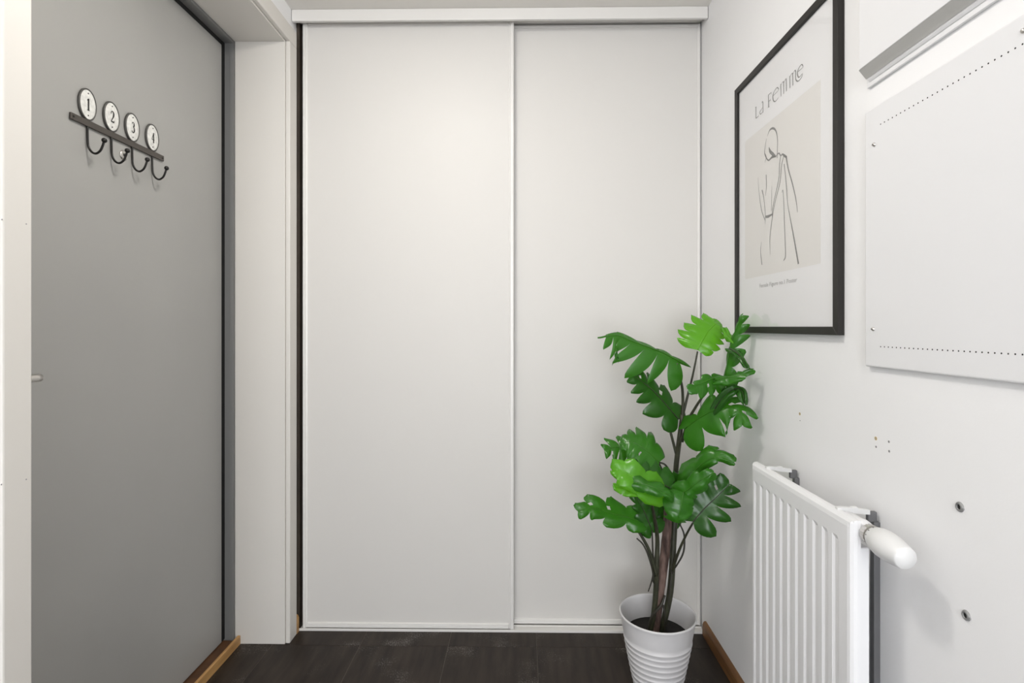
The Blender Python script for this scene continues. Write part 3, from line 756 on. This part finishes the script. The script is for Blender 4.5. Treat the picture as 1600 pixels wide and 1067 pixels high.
# middle right leaf hanging towards the viewer, and its long finger to the right
leaf(D((1130, 590, 1.53), (1112, 592, 1.50), (1095, 600, 1.48), (1075, 608, 1.47)), (.05, -.60, .80), .048, .022, 4, .55, (R_(-42), R_(0)), (R_(-22), R_(-10)), 'leaf', .6)
leaf(D((1118, 594, 1.50), (1135, 590, 1.48), (1155, 587, 1.46), (1176, 577, 1.45)), (0, -.55, .85), .018, .024, 3, .9, (0, R_(-25)), m='leaf', holes=0)
# right arching leaf
leaf(D((1070, 670, 1.58), (1090, 655, 1.55), (1115, 641, 1.52), (1137, 637, 1.50), (1155, 643, 1.475), (1160, 664, 1.46)), (-.25, -.55, .80), .060, .088, 5, (.35, .30), (R_(0), R_(-30)), (R_(-10), R_(-25)), 'leaf', 1.3)
leaf(D((1110, 648, 1.53), (1130, 622, 1.51), (1150, 607, 1.49), (1160, 613, 1.47), (1163, 630, 1.455)), (-.4, -.5, .77), .018, .020, 2, .9, m='leaf_dark', holes=0)
# middle left leaf
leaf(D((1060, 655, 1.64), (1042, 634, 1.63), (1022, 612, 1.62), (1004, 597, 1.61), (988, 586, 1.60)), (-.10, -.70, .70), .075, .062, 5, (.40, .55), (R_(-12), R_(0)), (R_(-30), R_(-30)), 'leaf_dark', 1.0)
# big centre leaf facing the viewer
leaf(D((1030, 722, 1.52), (1014, 707, 1.52), (999, 696, 1.525), (984, 690, 1.53), (970, 691, 1.54)), (.05, -.70, .71), .075, .098, 5, (.65, .5), (R_(-5), R_(5)), (R_(-45), R_(-55)), 'leaf', .8)
# narrow fingers far left behind the centre leaf
leaf(D((996, 704, 1.60), (978, 700, 1.60), (960, 699, 1.60), (944, 703, 1.595)), (.1, -.78, .60), .066, .052, 4, .14, (R_(-5), R_(-5)), (R_(-30), R_(-20)), 'leaf', 1.2)
# bright cupped leaf in front
leaf(D((1036, 772, 1.49), (1012, 760, 1.475), (988, 745, 1.47), (968, 734, 1.475), (956, 734, 1.485)), (-.05, -.70, .72), .046, .050, 3, .75, (R_(-20), R_(10)), (R_(-10), R_(25)), 'leaf_bright', .6, holes=0)
leaf(D((985, 752, 1.465), (1008, 757, 1.455), (1030, 765, 1.45), (1052, 778, 1.45)), (0, -.55, .83), .024, .024, 3, .8, (R_(10), R_(-30)), m='leaf', holes=0)
leaf(D((1020, 768, 1.475), (1000, 766, 1.47), (980, 764, 1.468), (959, 758, 1.47)), (0, -.7, .7), .026, .014, 3, .8, (R_(-15), 0), m='leaf_bright', holes=0)
# dark leaves in the middle
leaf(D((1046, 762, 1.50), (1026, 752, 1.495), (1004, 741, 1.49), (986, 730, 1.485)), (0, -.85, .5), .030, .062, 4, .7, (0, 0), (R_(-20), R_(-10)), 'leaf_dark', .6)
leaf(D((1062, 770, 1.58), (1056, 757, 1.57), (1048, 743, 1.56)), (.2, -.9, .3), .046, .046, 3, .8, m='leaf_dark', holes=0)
# low left leaf
leaf(D((1003, 815, 1.60), (980, 808, 1.60), (952, 801, 1.595), (925, 793, 1.59), (903, 799, 1.58)), (.05, -.66, .74), .046, .052, 4, (.5, .65), (R_(-15), R_(5)), (R_(-25), R_(-10)), 'leaf', .9, tipw=.4)
# right upper leaf of the lower group
leaf(D((1073, 758, 1.54), (1085, 737, 1.53), (1101, 722, 1.51), (1122, 714, 1.49), (1147, 722, 1.47)), (-.35, -.66, .66), .052, .026, 3, .75, (R_(-5), R_(-30)), (R_(-25), R_(-50)), 'leaf', .8, holes=0)
leaf(D((1050, 777, 1.50), (1070, 768, 1.48), (1085, 757, 1.465), (1100, 747, 1.455), (1115, 738, 1.45)), (-.25, -.66, .70), .036, .034, 3, .75, (R_(5), R_(-30)), (R_(-20), R_(-40)), 'leaf', .6, holes=0)
# right lower dark leaf
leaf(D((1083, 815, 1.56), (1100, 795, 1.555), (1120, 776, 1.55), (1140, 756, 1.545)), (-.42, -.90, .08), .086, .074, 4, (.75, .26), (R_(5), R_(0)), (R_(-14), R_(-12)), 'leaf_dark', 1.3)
# front centre plain leaf, centre left leaves
leaf(D((1068, 769, 1.47), (1065, 785, 1.455), (1061, 803, 1.45), (1057, 817, 1.455)), (.0, -.95, .25), .046, .052, 3, .97, (R_(-15), R_(-15)), (R_(-20), R_(-20)), 'leaf', .2, tipw=.75, holes=0)
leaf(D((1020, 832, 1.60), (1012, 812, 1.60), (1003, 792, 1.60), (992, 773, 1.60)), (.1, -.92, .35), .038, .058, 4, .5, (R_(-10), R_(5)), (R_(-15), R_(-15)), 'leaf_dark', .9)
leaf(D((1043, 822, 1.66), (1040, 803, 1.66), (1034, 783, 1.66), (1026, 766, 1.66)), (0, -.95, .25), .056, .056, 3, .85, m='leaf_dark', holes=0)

# woody trunk and dark stems
def stem(name, pts, r, m='stem', seg=8, wob=0.0):
    return obj(name, tube(bmesh.new(), pts, r, seg=seg, n=6, wobble=wob), M[m], plant, True)
base = Vector((POT[0], POT[1], .165))
t = stem('trunk', [base + Vector((-.012, 0, 0))] + D((1026, 955, 1.63), (1033, 905, 1.63), (1040, 855, 1.63), (1044, 800, 1.63), (1049, 748, 1.63)), [.0155, .0155, .0150, .0145, .013, .012], 'bark', 14, .05)
tp = on_y(1049, 747.5, 1.63)
obj('cut_end', lathe(bmesh.new(), [(0, .002), (.009, .0015), (.0115, 0)], tp, (0, 0, 1), 16), mat('cut_wood', (.48, .27, .11), .7, noise=(80, .3)), t)
stem('climbing_stem', [base + Vector((.012, .004, 0))] + D((1047, 925, 1.636), (1052, 850, 1.645), (1055, 790, 1.650), (1056, 735, 1.645), (1061, 690, 1.635), (1066, 648, 1.625)), [.0105, .0105, .010, .009, .0085, .008, .0065])
stem('climbing_stem', [base + Vector((-.02, -.004, 0))] + D((1024, 935, 1.615), (1026, 880, 1.605), (1027, 840, 1.60), (1021, 800, 1.56), (1015, 768, 1.50)), [.0085, .0085, .008, .0065, .0045, .0035])
stem('petiole', D((1066, 655, 1.625), (1067, 625, 1.62), (1065, 600, 1.61), (1058, 580, 1.602), (1058, 567, 1.60)), [.0055, .0045, .004, .0035, .003])
stem('petiole', D((1064, 660, 1.628), (1072, 628, 1.62), (1082, 588, 1.61), (1090, 549, 1.60)), [.005, .004, .0032, .0026])
stem('petiole', D((1058, 715, 1.64), (1049, 680, 1.635), (1041, 650, 1.635), (1036, 636, 1.635)), [.0045, .004, .0035, .003])
stem('petiole', D((1066, 690, 1.632), (1074, 660, 1.61), (1087, 636, 1.58), (1100, 617, 1.56), (1118, 598, 1.54), (1130, 592, 1.535)), [.005, .0045, .004, .0035, .003, .0025])
stem('petiole', D((1058, 712, 1.64), (1063, 690, 1.62), (1072, 668, 1.58)), [.004, .0035, .0028])
stem('petiole', D((1040, 760, 1.61), (1036, 740, 1.57), (1028, 720, 1.525)), [.0045, .004, .003])
stem('petiole', D((1026, 900, 1.60), (1015, 862, 1.60), (1000, 834, 1.60), (984, 812, 1.60)), [.0055, .005, .004, .0028])
stem('petiole', D((1050, 895, 1.63), (1058, 868, 1.61), (1071, 838, 1.585), (1085, 813, 1.56)), [.005, .0045, .0035, .0028])
stem('petiole', D((1055, 800, 1.645), (1063, 780, 1.60), (1073, 758, 1.54)), [.004, .0035, .0025])
stem('petiole', D((1045, 780, 1.60), (1050, 750, 1.60), (1041, 728, 1.58), (1030, 722, 1.53)), [.0035, .0032, .003, .0025])
for pts in (((995, 841, 1.59), (1005, 851, 1.59), (1013, 868, 1.59), (1020, 893, 1.60), (1019, 905, 1.60), (1013, 924, 1.60)),
            ((1019, 830, 1.595), (1020, 860, 1.60), (1022, 885, 1.60), (1020, 905, 1.605), (1025, 918, 1.61)),
            ((1062, 818, 1.63), (1069, 836, 1.62), (1068, 862, 1.615), (1058, 882, 1.62), (1050, 893, 1.63)),
            ((1050, 893, 1.60), (1047, 915, 1.595), (1045, 940, 1.595), (1046, 952, 1.595))):
    stem('aerial_root', D(*pts), [.0022, .0025, .0028, .0028, .0025, .0016], 'root', 7)
stem('aerial_root', D((1039, 930, 1.612), (1033, 945, 1.606), (1024, 956, 1.610), (1018, 966, 1.62)) + [base + Vector((-.03, 0, -.004))], [.003, .004, .0045, .005, .005], 'root', 8)
stem('aerial_root', D((1036, 945, 1.625), (1039, 960, 1.62)) + [base + Vector((.022, -.008, -.004))], [.003, .003, .003], 'root', 7)
